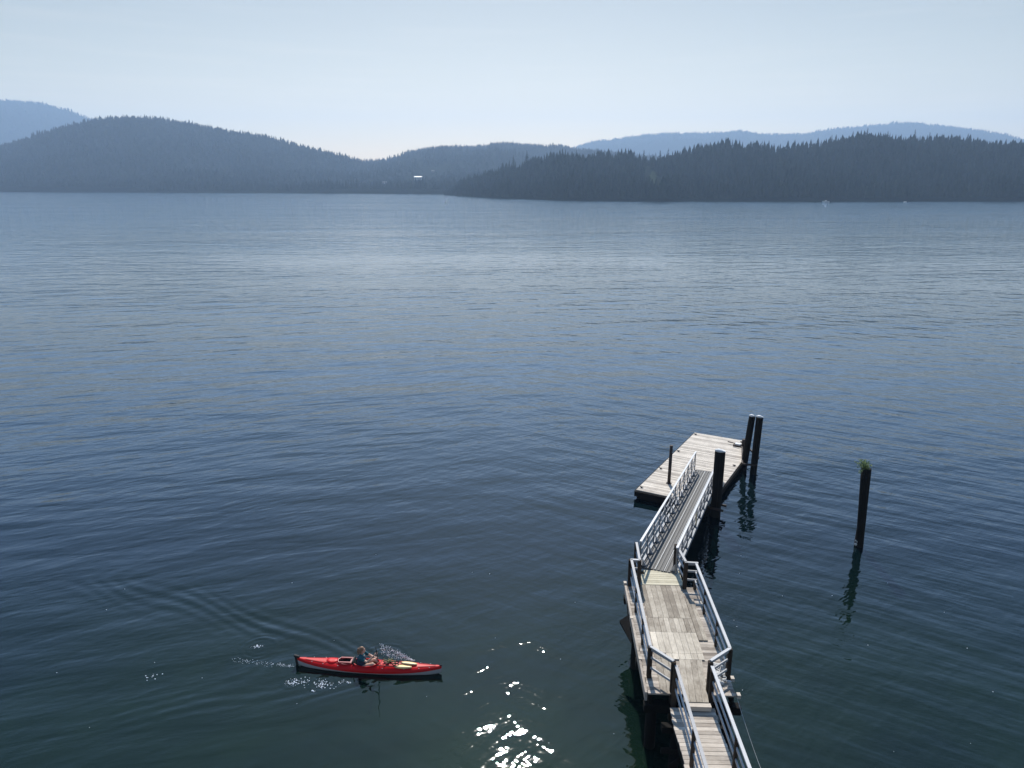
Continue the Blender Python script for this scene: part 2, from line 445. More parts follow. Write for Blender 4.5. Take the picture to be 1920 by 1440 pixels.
def woods(name, hill, N, hmin, hmax, sides, tiers, tmax=1.12, tmin=0.010, holes=(), seed=3, label=''):
    r = np.random.default_rng(seed)
    X = r.uniform(hill.x0, hill.x1, N)
    t = tmin + (tmax - tmin) * r.random(N)
    k = int(N * 0.10); t[:k] = 0.95 + 0.1 * r.random(k)          # a full crest line
    k2 = int(N * 0.14); t[k:k2] = 0.010 + 0.03 * r.random(k2 - k)   # and a full shore line
    Y, Z = hill.z(X, t)
    keep = Z > 0.4
    for (hx, hy, hw, hh) in holes:
        keep &= ~((np.abs(X - hx) < hw) & (np.abs(Y - hy) < hh))
    X, Y, Z, t = X[keep], Y[keep], Z[keep], t[keep]
    n = len(X)
    ry, rz = hill.ridge(X)
    H = (hmin + (hmax - hmin) * r.random(n) ** 2.2) * np.clip(0.45 + rz / 22, 0, 1)
    H *= (0.75 + 0.5 * vnoise(X + 9000, Y, 60, seed + 5)) * (0.7 + 0.6 * vnoise(X + 9000, Y, 17, seed + 6))
    protos = [tree_proto(sides, tiers, 100 + i, (1, 1.15, 1, 1.6, 0.85, 2.1)[i]) for i in range(6)]
    cos = []; fs = []; tn = []; off = 0
    pid = r.integers(0, 6, n)
    for i in range(6):
        s = pid == i; m = s.sum()
        if not m: continue
        pv, pf = protos[i]
        a = r.uniform(0, 6.28, m); c, sn = np.cos(a)[:, None], np.sin(a)[:, None]
        h = H[s][:, None]; wdt = h * r.uniform(0.6, 1.0, m)[:, None]
        x = X[s][:, None] + (pv[:, 0] * c - pv[:, 1] * sn) * wdt
        y = Y[s][:, None] + (pv[:, 0] * sn + pv[:, 1] * c) * wdt
        z = Z[s][:, None] + pv[:, 2] * h - 0.5
        cos.append(np.stack([x, y, z], -1).reshape(-1, 3))
        fs.append((pf[None] + (np.arange(m) * len(pv))[:, None, None] + off).reshape(-1, 3)); off += m * len(pv)
        tn.append(np.repeat(r.random(m), len(pv)))
    o = np_mesh(name, np.concatenate(cos), np.concatenate(fs), wood_m, False, 'stuff', np.concatenate(tn))
    tag(o, label, 'forest')

R1 = [(-3300, 3600, 330.), (-2844, 3600, 360.), (-2543, 3600, 384.0), (-2346, 3600, 390.8), (-2250, 3600, 384.0), (-2154, 3600, 374.8), (-2037, 3600, 340.2), (-1932, 3600, 300.9), (-1804, 3600, 247.2), (-1640, 3600, 176.6), (-1451, 3600, 93.2)]
R2 = [(-1800, 1750, 60.), (-1529, 1750, 65.2), (-1408, 1750, 65.2), (-1284, 1750, 76.8), (-1159, 1750, 99.8), (-1122, 1750, 105.6), (-1084, 1750, 115.9), (-1020, 1750, 134.1), (-946, 1750, 150.0), (-872, 1750, 163.5), (-801, 1750, 161.3), (-730, 1750, 150.0), (-648, 1750, 135.2), (-554, 1750, 119.3), (-483, 1750, 101.0), (-411, 1750, 83.7), (-346, 1750, 67.5), (-317, 1750, 44.2), (-245, 1750, 12.5)]
R3 = [(-584, 2100, 61.0), (-466, 2100, 75.0), (-379, 2100, 76.4), (-320, 2100, 79.2), (-261, 2100, 104.2), (-188, 2100, 113.8), (-87, 2100, 113.8), (-29, 2100, 123.5), (58, 2100, 119.3), (130, 2100, 113.8), (203, 2100, 106.9), (349, 2100, 88.9), (495, 2100, 75.0), (715, 2100, 61.0)]
R4 = [(108, 3900, 125.6), (296, 3900, 187.4), (403, 3900, 223.2), (590, 3900, 243.6), (777, 3900, 261.4), (991, 3900, 264.0), (1124, 3900, 271.6), (1259, 3900, 258.9), (1447, 3900, 258.9), (1605, 3900, 281.7), (1790, 3900, 299.4), (1975, 3900, 314.6), (2138, 3900, 296.9), (2328, 3900, 276.7), (2442, 3900, 236.0), (2579, 3900, 223.2), (2798, 3900, 202.8), (3207, 3900, 177.1)]
R5 = [(-89, 1010, 2.3), (-77, 1001, 14.0), (-62, 989, 21.3), (-41, 971, 27.1), (-7, 941, 37.4), (25, 911, 44.0), (55, 881, 47.8), (85, 880, 43.6), (128, 880, 47.7), (165, 880, 43.1), (195, 880, 49.5), (237, 880, 57.0), (267, 880, 54.7), (328, 880, 55.8), (364, 880, 58.7), (399, 880, 68.5), (436, 880, 62.8), (472, 880, 65.1), (509, 880, 66.2), (540, 880, 59.3), (559, 880, 54.1), (582, 880, 59.3), (662, 880, 54.7), (785, 880, 49.5)]

h1 = Hill("hill", R1, [(-3300, 2600), (-1400, 2600)], 500, 12, 20, 1)
h2 = Hill("hill", R2, [(-1800, 1500), (-1225, 1380), (-600, 1220), (-245, 1150)], 500, 11, 26, 2)
h3 = Hill("hill", R3, [(-584, 1200), (-245, 1130), (-100, 1060), (100, 1100), (715, 1100)], 500, 11, 26, 3)
h4 = Hill("hill", R4, [(108, 2700), (3207, 2700)], 500, 12, 25, 4)
h5 = Hill("hill", R5, [(-89, 1000), (-83, 975), (-50, 880), (-16, 785), (57, 680), (120, 655), (433, 655), (785, 655)], 260, 10, 12, 5)
for h in (h1, h2, h3, h4, h5): h.terrain()
holes3 = [(-163, 1330, 26, 60), (-150, 1450, 18, 50), (-215, 1290, 10, 40), (-262, 1300, 9, 40), (-300, 1310, 12, 40), (-75, 1085, 16, 30)]
holes5 = [(140, 770, 4, 60), (148, 800, 4, 60), (133, 740, 4, 40), (251, 690, 3, 28), (246, 712, 3, 30)]
woods("forest", h1, 6000, 6, 15, 5, 2, 1.08, 0.45, seed=11, label='hazy wooded slope of the tall hill at the far left, behind the nearer left hill')
woods("forest", h2, 26000, 5, 13, 5, 3, 1.06, seed=12, label='blue wooded hill with a rounded top rising from the left shore')
woods("forest", h3, 24000, 5, 13, 5, 3, 1.06, holes=holes3, seed=13, label='wooded hill behind the bay in the middle, sloping down to the saddle')
woods("forest", h4, 11000, 6, 15, 5, 2, 1.06, 0.5, seed=14, label='palest long wooded ridge on the right, behind the dark headland')
woods("forest", h5, 17000, 5, 15, 7, 5, 1.15, holes=holes5, seed=15, label='dark conifer wood covering the nearest headland on the right')

# conifers that stand out along the crest of the headland
def conifer_mesh(seed, h):
    r = random.Random(seed)
    mb = MB()
    mb.tube([(0, 0, -1), (0, 0, h * 0.95)], [h * 0.018, 0.03], 6, 0.3)
    for k in range(130):
        q = (k + r.random()) / 130
        z = h * (0.14 + 0.84 * q); rad = h * 0.17 * (1 - q) ** 0.75 * r.uniform(0.55, 1.15) + 0.12
        a = r.uniform(0, 6.283); c, s_ = math.cos(a), math.sin(a)
        w = 0.28 * rad + 0.15
        mb.add([(0, 0, z + 0.25), (c * rad - s_ * w, s_ * rad + c * w, z - rad * 0.30), (c * rad * 1.18, s_ * rad * 1.18, z - rad * 0.42), (c * rad + s_ * w, s_ * rad - c * w, z - rad * 0.30)], [(0, 1, 2), (0, 2, 3)], r.random())
    me = mb.build("conifer_tree", wood_m)
    return me
cprot = [conifer_mesh(50 + i, 16 + 1.5 * (i % 3)) for i in range(4)]
cx = [-70, -58, -44, -30, -12, 4, 17, 31, 44, 58, 72, 88, 103, 117, 132, 149, 166, 180, 193, 208, 221, 236, 246, 259, 271, 284, 300, 315, 331, 346, 360, 374, 385, 395, 402, 411, 424, 437, 452, 468, 483, 500, 516, 533, 549, 566, 583, 600]
for i, x in enumerate(cx):
    x += random.uniform(-4, 4)
    Y, Z = h5.z(np.array([float(x)]), np.array([0.97]))
    src = cprot[i % 4]
    o = src if i < 4 else src.copy()
    if i >= 4: C.objects.link(o)
    o.location = (x, float(Y[0]), float(Z[0]) - 1.0)
    o.rotation_euler = (0, 0, random.uniform(0, 6.28))
    s = random.uniform(0.68, 1.2) * min(1, 0.5 + float(Z[0]) / 40)
    o.scale = (s, s, s)
    tag(o, 'tall dark conifer standing on the crest of the nearest headland on the right', 'tree', 'conifers along the crest of the headland')

def ground(h, x, y):
    sy = float(h.shore(np.array([x]))[0]); ry = float(h.ridge(np.array([x]))[0][0])
    return float(h.z(np.array([float(x)]), np.array([(y - sy) / (ry - sy)]))[1][0])

# pale clearings on the headland
for (x, y, ln, a, w) in ((143, 775, 46, 68, 3.6), (252, 693, 34, 110, 2.2)):
    mb = MB(); N = 14
    vs = []; fs = []
    for i in range(N):
        q = i / (N - 1) - 0.5
        px = x + ln * q * math.cos(R(a)) * 0.8; py = y + ln * 1.7 * q
        ww = w * (0.35 + 0.65 * math.cos(q * 2.8)) * random.uniform(0.7, 1.2)
        for sx in (-1, 0, 1):
            vs.append((px + sx * ww, py, ground(h5, px + sx * ww, py) + 0.9 - 0.5 * abs(sx)))
    for i in range(N - 1):
        for k in range(2):
            b = i * 3 + k; fs.append((b, b + 1, b + 4, b + 3))
    mb.add(vs, fs, 0.5, True)
    tag(mb.build("clearing", clear_m), kind='structure')

# ------------------------------------------------------------------ houses and boats on the far shore
wall_m = plain("pale_house_wall", (0.20, 0.20, 0.19), 0.8)
wall2_m = plain("brown_house_wall", (0.12, 0.09, 0.07), 0.8)
metal_roof = plain("shiny_metal_roof", (0.45, 0.46, 0.48), 0.35, 0.5, 0.05)
grey_roof = plain("grey_shingle_roof", (0.10, 0.10, 0.10), 0.95)
glass_m = plain("dark_window_glass", (0.02, 0.025, 0.03), 0.1)
def house(x, y, L, D, Hh, rz, roofm, wm, label, lift=0.0, hill=h3):
    t = empty("house", (x, y, ground(hill, x, y) + lift), R(rz))
    tag(t, label, 'house', 'houses among the trees across the water')
    w = MB(); w.box(-L / 2, L / 2, -D / 2, D / 2, -3, Hh); w.build("wall", wm, t)
    r = MB(); o = 0.6; rh = D * 0.24
    a = [(-L/2-o, -D/2-o, Hh), (L/2+o, -D/2-o, Hh), (L/2+o, D/2+o, Hh), (-L/2-o, D/2+o, Hh), (-L/2-o, 0, Hh+rh), (L/2+o, 0, Hh+rh)]
    r.add(a, [(0, 1, 5, 4), (2, 3, 4, 5), (1, 2, 5), (3, 0, 4), (3, 2, 1, 0)]); r.build("roof", roofm, t)
    k = max(2, int(L / 4))
    for i in range(k):
        g = MB(); cxx = -L / 2 + (i + 0.5) * L / k
        g.box(cxx - 0.8, cxx + 0.8, -D / 2 - 0.06, -D / 2 + 0.02, Hh - 2.2, Hh - 0.8); g.build("window", glass_m, t)
house(-163, 1330, 13, 7, 4, -12, metal_roof, wall_m, 'white building with a long bright metal roof among trees across the bay', 1)
house(-150, 1452, 5, 4, 3.0, 5, grey_roof, wall_m, 'small pale house higher on the slope above the long bright roof', 1)
house(-215, 1290, 6, 5, 3, 0, grey_roof, wall_m, 'grey roofed house left of the long bright roof, right of the saddle')
house(-262, 1300, 5, 4, 3, 8, grey_roof, wall_m, 'small grey house between two others on the slope below the saddle')
house(-300, 1310, 9, 6, 3.5, 4, grey_roof, wall2_m, 'wide brown house furthest left on the slope below the saddle')
house(-75, 1085, 9, 7, 5, 10, grey_roof, wall2_m, 'brown shore house at the water just left of the dark headland tip')
def boat(x, y, L, label, cabin=True, rz=0):
    t = empty("motor_boat", (x, y, 0), R(rz)); tag(t, label, 'boat', 'small boats moored across the water')
    h = MB(); N = 9; vs = []; fs = []
    for i in range(N):
        q = i / (N - 1); w = 0.16 * L * (1 - q ** 3.2) + 0.02; zz = 0.12 * L * (1 + 0.3 * q)
        vs += [(-L/2 + q * L, -w, zz), (-L/2 + q * L, -w * .7, -0.2), (-L/2 + q * L, w * .7, -0.2), (-L/2 + q * L, w, zz)]
    for i in range(N - 1):
        for k in range(4): fs.append((i*4+k, i*4+(k+1) % 4, i*4+4+(k+1) % 4, i*4+4+k))
    fs.append((3, 2, 1, 0)); h.add(vs, fs); h.build("hull", M['white'], t)
    if cabin:
        c = MB(); z = 0.13 * L
        c.hexa([(-L*.15, -L*.1, z), (L*.2, -L*.09, z), (L*.2, L*.09, z), (-L*.15, L*.1, z)], [(-L*.13, -L*.09, z*2), (L*.1, -L*.07, z*2), (L*.1, L*.07, z*2), (-L*.13, L*.09, z*2)])
        cb = c.build("cabin", M['white'], t)
        g = MB(); g.box(-L*.1, L*.08, -L*.1 - .01, -L*.095, z*1.3, z*1.7); g.build("window", glass_m, cb)
boat(-290, 1160, 7, 'white motor boat moored at the far shore left of the bay', True, 8)
boat(265, 640, 5.5, 'white boat with a pointed cabin roof moored under the headland', True, 170)
boat(332, 640, 3.0, 'tiny white open boat at the foot of the headland, furthest right', False, 20)
boat(-820, 1190, 5, 'small pale boat at the far left shore', False, 0)
mk = empty("channel_marker", (-138, 1015, 0)); tag(mk, 'tiny dark channel marker standing in the bay in front of the bright roofed building', 'marker')
a = MB(); a.tube([(0, 0, -1), (0, 0, 2.6)], 0.3, 8); a.build("post", M['black'], mk)
a = MB(); a.tube([(0, 0, 2.6), (0, 0, 3.5)], [0.7, 0.1], 8); a.build("topmark", M['black'], mk)

# ------------------------------------------------------------------ haze over the inlet
hz = MB(); hz.box(-6500, 6500, -290, 4800, -3, 408)
hm = bpy.data.materials.new("haze_air"); hm.use_nodes = True
hn = hm.node_tree; hn.nodes.remove(hn.nodes["Principled BSDF"])
pv = hn.nodes.new("ShaderNodeVolumePrincipled")
pv.inputs["Color"].default_value = (0.46, 0.66, 0.95, 1)
pv.inputs["Density"].default_value = 0.00023
pv.inputs["Anisotropy"].default_value = 0.3
hn.links.new(pv.outputs[0], hn.nodes["Material Output"].inputs["Volume"])
tag(hz.build("haze", hm), kind='stuff')

# ------------------------------------------------------------------ pier platform (local u right, v away, z up)
PZ = 2.0
pier = empty("pier", (3.88, 17.85, 0), R(-2.64))
tag(pier, 'weathered grey wooden pier platform on piles with white topped railings', 'pier')
W, LN = 2.46, 5.78
d = MB(); v = 0.0; i = 0
while v < LN - 0.02:
    w = min(0.14, LN - v)
    d.box(-0.02 + random.uniform(-.015, .015), W + random.uniform(-.015, .015), v, v + w - 0.009, PZ - 0.045, PZ + random.uniform(-.003, .003), random.uniform(0.2, 0.75)); v += 0.14
d.build("deck_boards", M['deck_cross'], pier)
# overlay of lengthwise planks in three lays
ov = MB()
def strip(u0, u1, v0, v1, n, z, lean=0.0, tone=(0.3, 0.8)):
    w = (u1 - u0) / n
    for k in range(n):
        a0 = u0 + k * w + 0.004; a1 = u0 + (k + 1) * w - 0.004
        sh = lean * (v1 - v0)
        ov.hexa([(a0, v0, z - .03), (a1, v0, z - .03), (a1 + sh, v1, z - .03), (a0 + sh, v1, z - .03)],
                [(a0, v0, z), (a1, v0, z), (a1 + sh, v1, z), (a0 + sh, v1, z)], random.uniform(*tone))
z = PZ + 0.04
strip(0.46, 1.90, 3.75, 5.80, 8, z, 0.0, (0.2, 0.62))
strip(1.91, 2.20, 2.55, 4.95, 2, z, 0.0, (0.2, 0.4))
strip(0.44, 0.80, 2.95, 3.74, 2, z, 0.0, (0.2, 0.45))
strip(0.81, 1.62, 2.95, 3.74, 5, z, 0.0, (0.45, 0.75))
strip(1.63, 1.90, 2.95, 3.74, 2, z, 0.0, (0.2, 0.5))
strip(0.42, 1.90, 1.85, 2.94, 8, z, 0.0, (0.62, 1.0))
strip(0.40, 0.75, 1.55, 1.84, 2, z, 0.0, (0.2, 0.4))
strip(0.76, 1.90, 1.55, 1.84, 6, z, 0.0, (0.6, 0.9))
strip(0.34, 0.92, -0.04, 1.54, 3, z, 0.03, (0.3, 0.6))
strip(0.93, 1.62, -0.36, 1.54, 4, z, 0.10, (0.3, 0.6))
ov.build("plank_overlay", M['deck'], pier)
nb = MB(); v = 5.83
for k in range(7):
    nb.box(0.56 if k < 5 else 0.72, 2.02, v, v + 0.135, PZ - 0.03, PZ + 0.045, random.uniform(0.5, 0.9)); v += 0.147
nb.build("landing_boards", M['new_wood'], pier)
st = MB(); st.box(0.99, 1.66, -0.53, -0.37, PZ - 0.12, PZ + 0.02, 0.9); st.build("step", M['deck_cross'], pier)
fr = MB()
for u in (0.06, 0.85, 1.6, 2.36): fr.beam((u, -0.02, PZ - 0.19), (u, LN, PZ - 0.19), 0.08, 0.28, 0.4)
for v in (0.02, 2.0, 3.9, 5.6): fr.beam((-0.12, v, PZ - 0.45), (W + 0.15, v, PZ - 0.45), 0.25, 0.24, 0.3)
for u in (0.7, 1.9): fr.beam((u, LN, PZ - 0.2), (u, LN + 1.05, PZ - 0.2), 0.1, 0.26, 0.4)
fr.beam((0.5, 6.9, PZ - 0.2), (2.05, 6.9, PZ - 0.2), 0.12, 0.26, 0.4)
fr.build("frame_beams", M['dark'], pier)
# edge boards along the left side
eb = MB()
for v0, v1 in ((0.0, 1.9), (1.93, 3.8), (3.83, 5.75)): eb.box(-0.10, -0.03, v0, v1, PZ - 0.25, PZ + 0.03, random.uniform(.3, .7))
eb.build("edge_board", M['deck_cross'], pier)
br = MB()
br.hexa([(-0.12, 3.7, PZ - 0.75), (-0.06, 3.7, PZ - 0.75), (-0.06, 4.75, PZ - 0.12), (-0.12, 4.75, PZ - 0.12)],
        [(-0.12, 3.7, PZ - 0.3), (-0.06, 3.7, PZ - 0.3), (-0.06, 4.8, PZ - 0.0), (-0.12, 4.8, PZ - 0.0)], 0.3)
bx_ = MB(); bx_.hexa([(-0.42, 4.05, PZ - .40), (-0.36, 4.0, PZ - .46), (-0.02, 3.1, PZ - .75), (-0.10, 3.1, PZ - .6)], [(-0.42, 4.1, PZ - .34), (-0.36, 4.12, PZ - .34), (-0.02, 4.15, PZ - .12), (-0.10, 4.15, PZ - .12)], .3)
bx_.build("brace", M['dark'], pier)
br.build("brace", M['dark'], pier)
for (u, v) in ((0.15, 0.25), (2.3, 0.25), (0.15, 3.9), (2.3, 3.9), (0.8, 5.9), (1.95, 5.9)):
    k = MB(); k.tube([(u, v, -3), (u, v, 0.3), (u, v, PZ - 0.57)], [0.17, 0.165, 0.155], 12, random.uniform(.2, .6)); k.build("pile", M['dark'], pier)
# railing posts
RH = 1.06
def post(par, p, h0, h1, w=0.11, mat='post', lean=(0, 0)):
    b = MB(); b.beam((p[0], p[1], h0), (p[0] + lean[0], p[1] + lean[1], h1), w, w, random.uniform(.3, .8)); o = b.build("post", M[mat], par); return o
def rail(par, a, b, heights=(RH, 0.70, 0.36), base=(PZ, PZ), mat='rail_wood', sq=False):
    """one length of railing: a flat cap and two lower rails; one part each"""
    for k, hh in enumerate(heights):
        r = MB()
        if k == 0:
            r.beam((a[0], a[1], base[0] + hh - .02), (b[0], b[1], base[1] + hh - .02), 0.085, 0.034, random.uniform(.5, 1))
            r.beam((a[0], a[1], base[0] + hh - .095), (b[0], b[1], base[1] + hh - .075), 0.03, 0.08, random.uniform(.2, .6))
        else:
            r.beam((a[0], a[1], base[0] + hh), (b[0], b[1], base[1] + hh), 0.036, 0.07, random.uniform(.4, .9))
        r.build("rail", M[mat], par)
cL = (0.10, 0.72); iL = (0.66, 0.05); aL = (0.08, 5.80); bL = (0.40, 5.78); c2L = (0.44, 7.1)
cR = (2.38, 0.72); iR = (1.70, 0.12); eR = (2.02, 5.70); fR = (2.38, 5.66); dR = (1.90, 6.95)
for p in (cL, aL, cR): post(pier, p, PZ - 0.5, PZ + RH - 0.03, 0.13)
for p in (bL, eR, c2L): post(pier, p, PZ - 0.2, PZ + RH - 0.03, 0.13)
post(pier, dR, PZ - 0.1, PZ + RH, 0.15)
post(pier, fR, PZ - 0.3, PZ + 0.30, 0.10)
for v in (2.3, 4.1):
    post(pier, (0.10, v), PZ - 0.3, PZ + RH - 0.16, 0.07); post(pier, (2.38, v), PZ - 0.3, PZ + RH - 0.16, 0.07)
post(pier, iL, PZ - 0.9, PZ + RH - 0.03, 0.12); post(pier, iR, PZ - 0.5, PZ + RH - 0.05, 0.12)
rail(pier, (aL[0] + 0.03, aL[1]), (cL[0], cL[1])); rail(pier, aL, bL); rail(pier, bL, c2L)
rail(pier, (cL[0], cL[1] - .02), iL, mat='rail_wood')
rail(pier, dR, eR); rail(pier, (eR[0] - .04, eR[1]), (fR[0] + .06, fR[1])); rail(pier, (2.36, 5.60), (cR[0], cR[1])); rail(pier, cR, iR)
# pale end blocks seen along the deck edge
for (u, v) in ((-0.06, 5.95), (-0.07, 3.72), (-0.05, 1.55), (2.53, 0.75), (2.53, 0.02)):
    b = MB(); b.box(u - .05, u + .05, v - .07, v + .07, PZ - 0.06, PZ + 0.05, .9); b.build("bumper_block", M['deck_cross'], pier)

heap = MB()
for k in range(46):
    q = random.random(); u = 1.98 + 0.34 * q + random.uniform(-.05, .05); v = 0.45 + random.random() * 0.9
    r = random.uniform(0.025, 0.075)
    heap.ell((u, v, PZ + 0.03 + random.random() * 0.10), (r * random.uniform(.7, 1.7), r * random.uniform(.7, 1.7), r * .7), 7, 5, random.random())
for k in range(5):
    pts = []
    c0 = (2.12 + random.uniform(-.08, .08), 0.9 + random.uniform(-.25, .25)); r0 = random.uniform(.10, .2)
    for j in range(16):
        t = j * 0.55; pts.append((c0[0] + r0 * math.cos(t) * random.uniform(.85, 1.1), c0[1] + r0 * 1.3 * math.sin(t) * random.uniform(.85, 1.1), PZ + 0.10 + 0.05 * random.random()))
    heap.tube(pts, 0.012, 5, .6)
heap_o = heap.build("rope_heap", M['rope'])
heap_o.location = pier.location; heap_o.rotation_euler = pier.rotation_euler
tag(heap_o, 'heap of pale tangled rope lying inside the right corner railing of the pier', 'rope')
ln = MB(); pts = []
for k in range(14):
    q = k / 13; pts.append((6.36 + 0.62 * q, 17.75 - 3.7 * q, 1.95 * (1 - q) ** 1.3 + 0.55 * q - 0.25 * math.sin(math.pi * q)))
ln.tube(pts, 0.008, 5, .5)
tag(ln.build("mooring_line", M['rope']), 'thin slack line hanging from the right corner of the pier towards the shore', 'rope')

# ------------------------------------------------------------------ walkway to the shore
walk = empty("walkway", (4.50, 17.45, 0), R(-1.6))
tag(walk, 'narrow walkway of pale cross boards leading off the pier towards the shore', 'walkway')
WZ = 1.84; WW = 1.12; WL = 6.5; SL = 0.0
wb = MB(); v = -WL
k = 0
while v < -0.02:
    bowed = random.uniform(-.02, .02)
    wb.box(-0.10 + bowed, WW + 0.02 + bowed, v, v + 0.135, WZ - 0.04, WZ + random.uniform(-.003, .004), random.uniform(.45, .95)); v += 0.148
wb.build("deck_boards", M['deck_cross'], walk)
sd = MB(); sd.beam((-0.04, -WL, WZ - .18), (-0.04, 0, WZ - .18), 0.08, 0.26, .3); sd.beam((WW - .03, -WL, WZ - .18), (WW - .03, 0, WZ - .18), 0.08, 0.26, .3)
for v in (-0.3, -2.6, -4.9): sd.beam((-0.35, v, WZ - .42), (WW + .2, v, WZ - .42), 0.22, 0.2, .3)
sd.build("frame_beams", M['dark'], walk)
wi = 0.06; wo = WW - 0.04
for (u, v, w) in ((wi, 0.30, .14), (wi, -2.15, .09), (wi, -4.4, .09), (wo - .02, 0.18, .12), (wo, -2.3, .09), (wo, -4.5, .09)):
    post(walk, (u, v), WZ - 0.5, WZ + RH + 0.02, w, lean=(0.02, 0.02))
for u in (wi + 0.03, wo + 0.01):
    rail(walk, (u, 0.36), (u, -WL), (RH + 0.06, 0.74, 0.40), (WZ, WZ))
for (u, v) in ((0.05, -0.3), (1.0, -0.3), (0.05, -2.6), (1.0, -2.6), (0.05, -4.9), (1.0, -4.9)):
    k = MB(); k.tube([(u - .05, v, -3), (u, v, WZ - 0.52)], [0.15, 0.13], 12, random.uniform(.2, .6)); k.build("pile", M['dark'], walk)
for v in (-0.3, -2.6):
    xb = MB(); xb.beam((-0.1, v - .16, 0.25), (1.1, v - .16, 1.35), 0.05, 0.15, .6); xb.build("brace", M['dark'], walk)
    xb = MB(); xb.beam((-0.35, v - .1, 0.75), (1.2, v - .1, 0.75), 0.08, 0.15, .7); xb.build("brace", M['dark'], walk)

# ------------------------------------------------------------------ gangway
gA = Vector((4.80, 24.86, PZ + 0.06)); gB = Vector((10.08, 37.95, 0.66))
gl = math.hypot(gB.x - gA.x, gB.y - gA.y); ga = math.atan2(gB.y - gA.y, gB.x - gA.x) - math.pi / 2
slope = (gB.z - gA.z) / gl
gang = empty("gangway", (gA.x, gA.y, 0), ga)
tag(gang, 'sloping aluminium gangway with ribbed grey deck between pier and float', 'gangway')
GW = 1.34
gz = lambda v: gA.z + slope * v
dk = MB(); nr = 18
for k in range(nr):
    u0 = 0.08 + (GW - 0.16) * k / nr; u1 = u0 + (GW - 0.16) / nr
    up = 0.022 if k % 2 else 0.0
    dk.hexa([(u0, 0, gz(0) - .05), (u1, 0, gz(0) - .05), (u1, gl, gz(gl) - .05), (u0, gl, gz(gl) - .05)],
            [(u0, 0, gz(0) + up), (u1, 0, gz(0) + up), (u1, gl, gz(gl) + up), (u0, gl, gz(gl) + up)], 0.95 if k % 2 else 0.1)
dk.build("deck", M['gwdeck'], gang)
for u in (0.57, 0.91):
    s_ = MB(); s_.beam((u, 0, gz(0) + .03), (u, gl, gz(gl) + .03), 0.018, 0.012, .8); s_.build("deck_stripe", M['white'], gang)
for side, u in ((-1, 0.0), (1, GW)):
    t_ = MB(); t_.beam((u, -0.05, gz(0) + 1.07), (u, gl + .05, gz(gl) + 1.07), 0.085, 0.045, .9); hr = t_.build("handrail", M['alu'], gang)
    b_ = MB()
    b_.beam((u, 0, gz(0) - .05), (u, gl, gz(gl) - .05), 0.09, 0.16, .5)
    b_.beam((u, 0, gz(0) + .36), (u, gl, gz(gl) + .36), 0.03, 0.04, .5)
    b_.beam((u, 0, gz(0) + .70), (u, gl, gz(gl) + .70), 0.03, 0.04, .5)
    NP = 11
    for k in range(NP + 1):
        v = gl * k / NP
        b_.beam((u, v, gz(v) - .05), (u, v, gz(v) + 1.05), 0.05, 0.05, .5)
        if k < NP:
            v2 = gl * (k + 1) / NP
            b_.beam((u, v, gz(v) + .05), (u, v2, gz(v2) + 1.0), 0.035, 0.035, .5)
    b_.build("truss", M['alu_dark'], gang)
    for k in range(NP):
        v = gl * (k + 0.0) / NP + 0.1
        g_ = MB(); w2 = 0.16
        uu = u - side * 0.06
        g_.hexa([(uu, v, gz(v) + .03), (uu - side * w2, v, gz(v) + .03), (uu - side * w2, v + .04, gz(v) + .03), (uu, v + .36, gz(v + .36) + .03)],
                [(uu, v, gz(v) + .30), (uu - side * .02, v, gz(v) + .28), (uu - side * .02, v + .04, gz(v) + .28), (uu, v + .1, gz(v) + .30)], .9)
        g_.build("gusset_plate", M['alu'], gang)
tp = MB(); tp.hexa([(0.05, gl, gz(gl) - .04), (GW - .05, gl, gz(gl) - .04), (GW - .05, gl + .45, .53), (0.05, gl + .45, .53)],
                   [(0.05, gl, gz(gl) + .02), (GW - .05, gl, gz(gl) + .02), (GW - .05, gl + .45, .55), (0.05, gl + .45, .55)]); tp.build("toe_plate", M['gwdeck'], gang)
sg = MB(); sg.box(GW + .04, GW + .06, 4.6, 4.85, gz(4.7) + .35, gz(4.7) + .85); sg.build("tag_board", M['yellow'], gang)

# ------------------------------------------------------------------ float (local: a along, c across to the right)
flo = empty("float", (6.50, 35.68, 0), math.atan2(9.1, 5.25) - math.pi / 2)
tag(flo, 'low wooden float with pale grey boards at the end of the gangway', 'float')
FZ = 0.5
def right_edge(a):
    if a > 9.1: return 3.28
    if a > 8.5: return 3.60 - (a - 8.5) / .6 * .32
    if a > 7.2: return 3.82 - (a - 7.2) / 1.3 * .22
    return 3.82
fb = MB(); a = 0.0
while a < 10.48:
    e0, e1 = right_edge(a), right_edge(a + .13)
    tn = random.uniform(.3, .95)
    fb.hexa([(0, a, FZ - .05), (e0, a, FZ - .05), (e1, a + .131, FZ - .05), (0, a + .131, FZ - .05)],
            [(0, a, FZ), (e0, a, FZ), (e1, a + .131, FZ), (0, a + .131, FZ)], tn); a += 0.14
fb.build("deck_boards", M['float_wood'], flo)
ff = MB()
ff.box(0.03, 3.26, 0.03, 10.44, -0.3, FZ - .055, .3); ff.box(3.262, 3.74, 0.03, 8.2, -0.3, FZ - .056, .3)
ff.beam((-0.06, -0.06, FZ - .2), (3.8, -0.06, FZ - .2), .10, .28, .5); ff.beam((-0.05, 0.0, FZ - .2), (-0.05, 10.5, FZ - .2), .09, .26, .5)
ff.beam((3.86, 0.0, FZ - .2), (3.84, 7.3, FZ - .2), .09, .26, .5)
ff.beam((3.83, 7.3, FZ - .2), (3.32, 9.2, FZ - .2), .09, .26, .5)
ff.build("frame", M['dark'], flo)
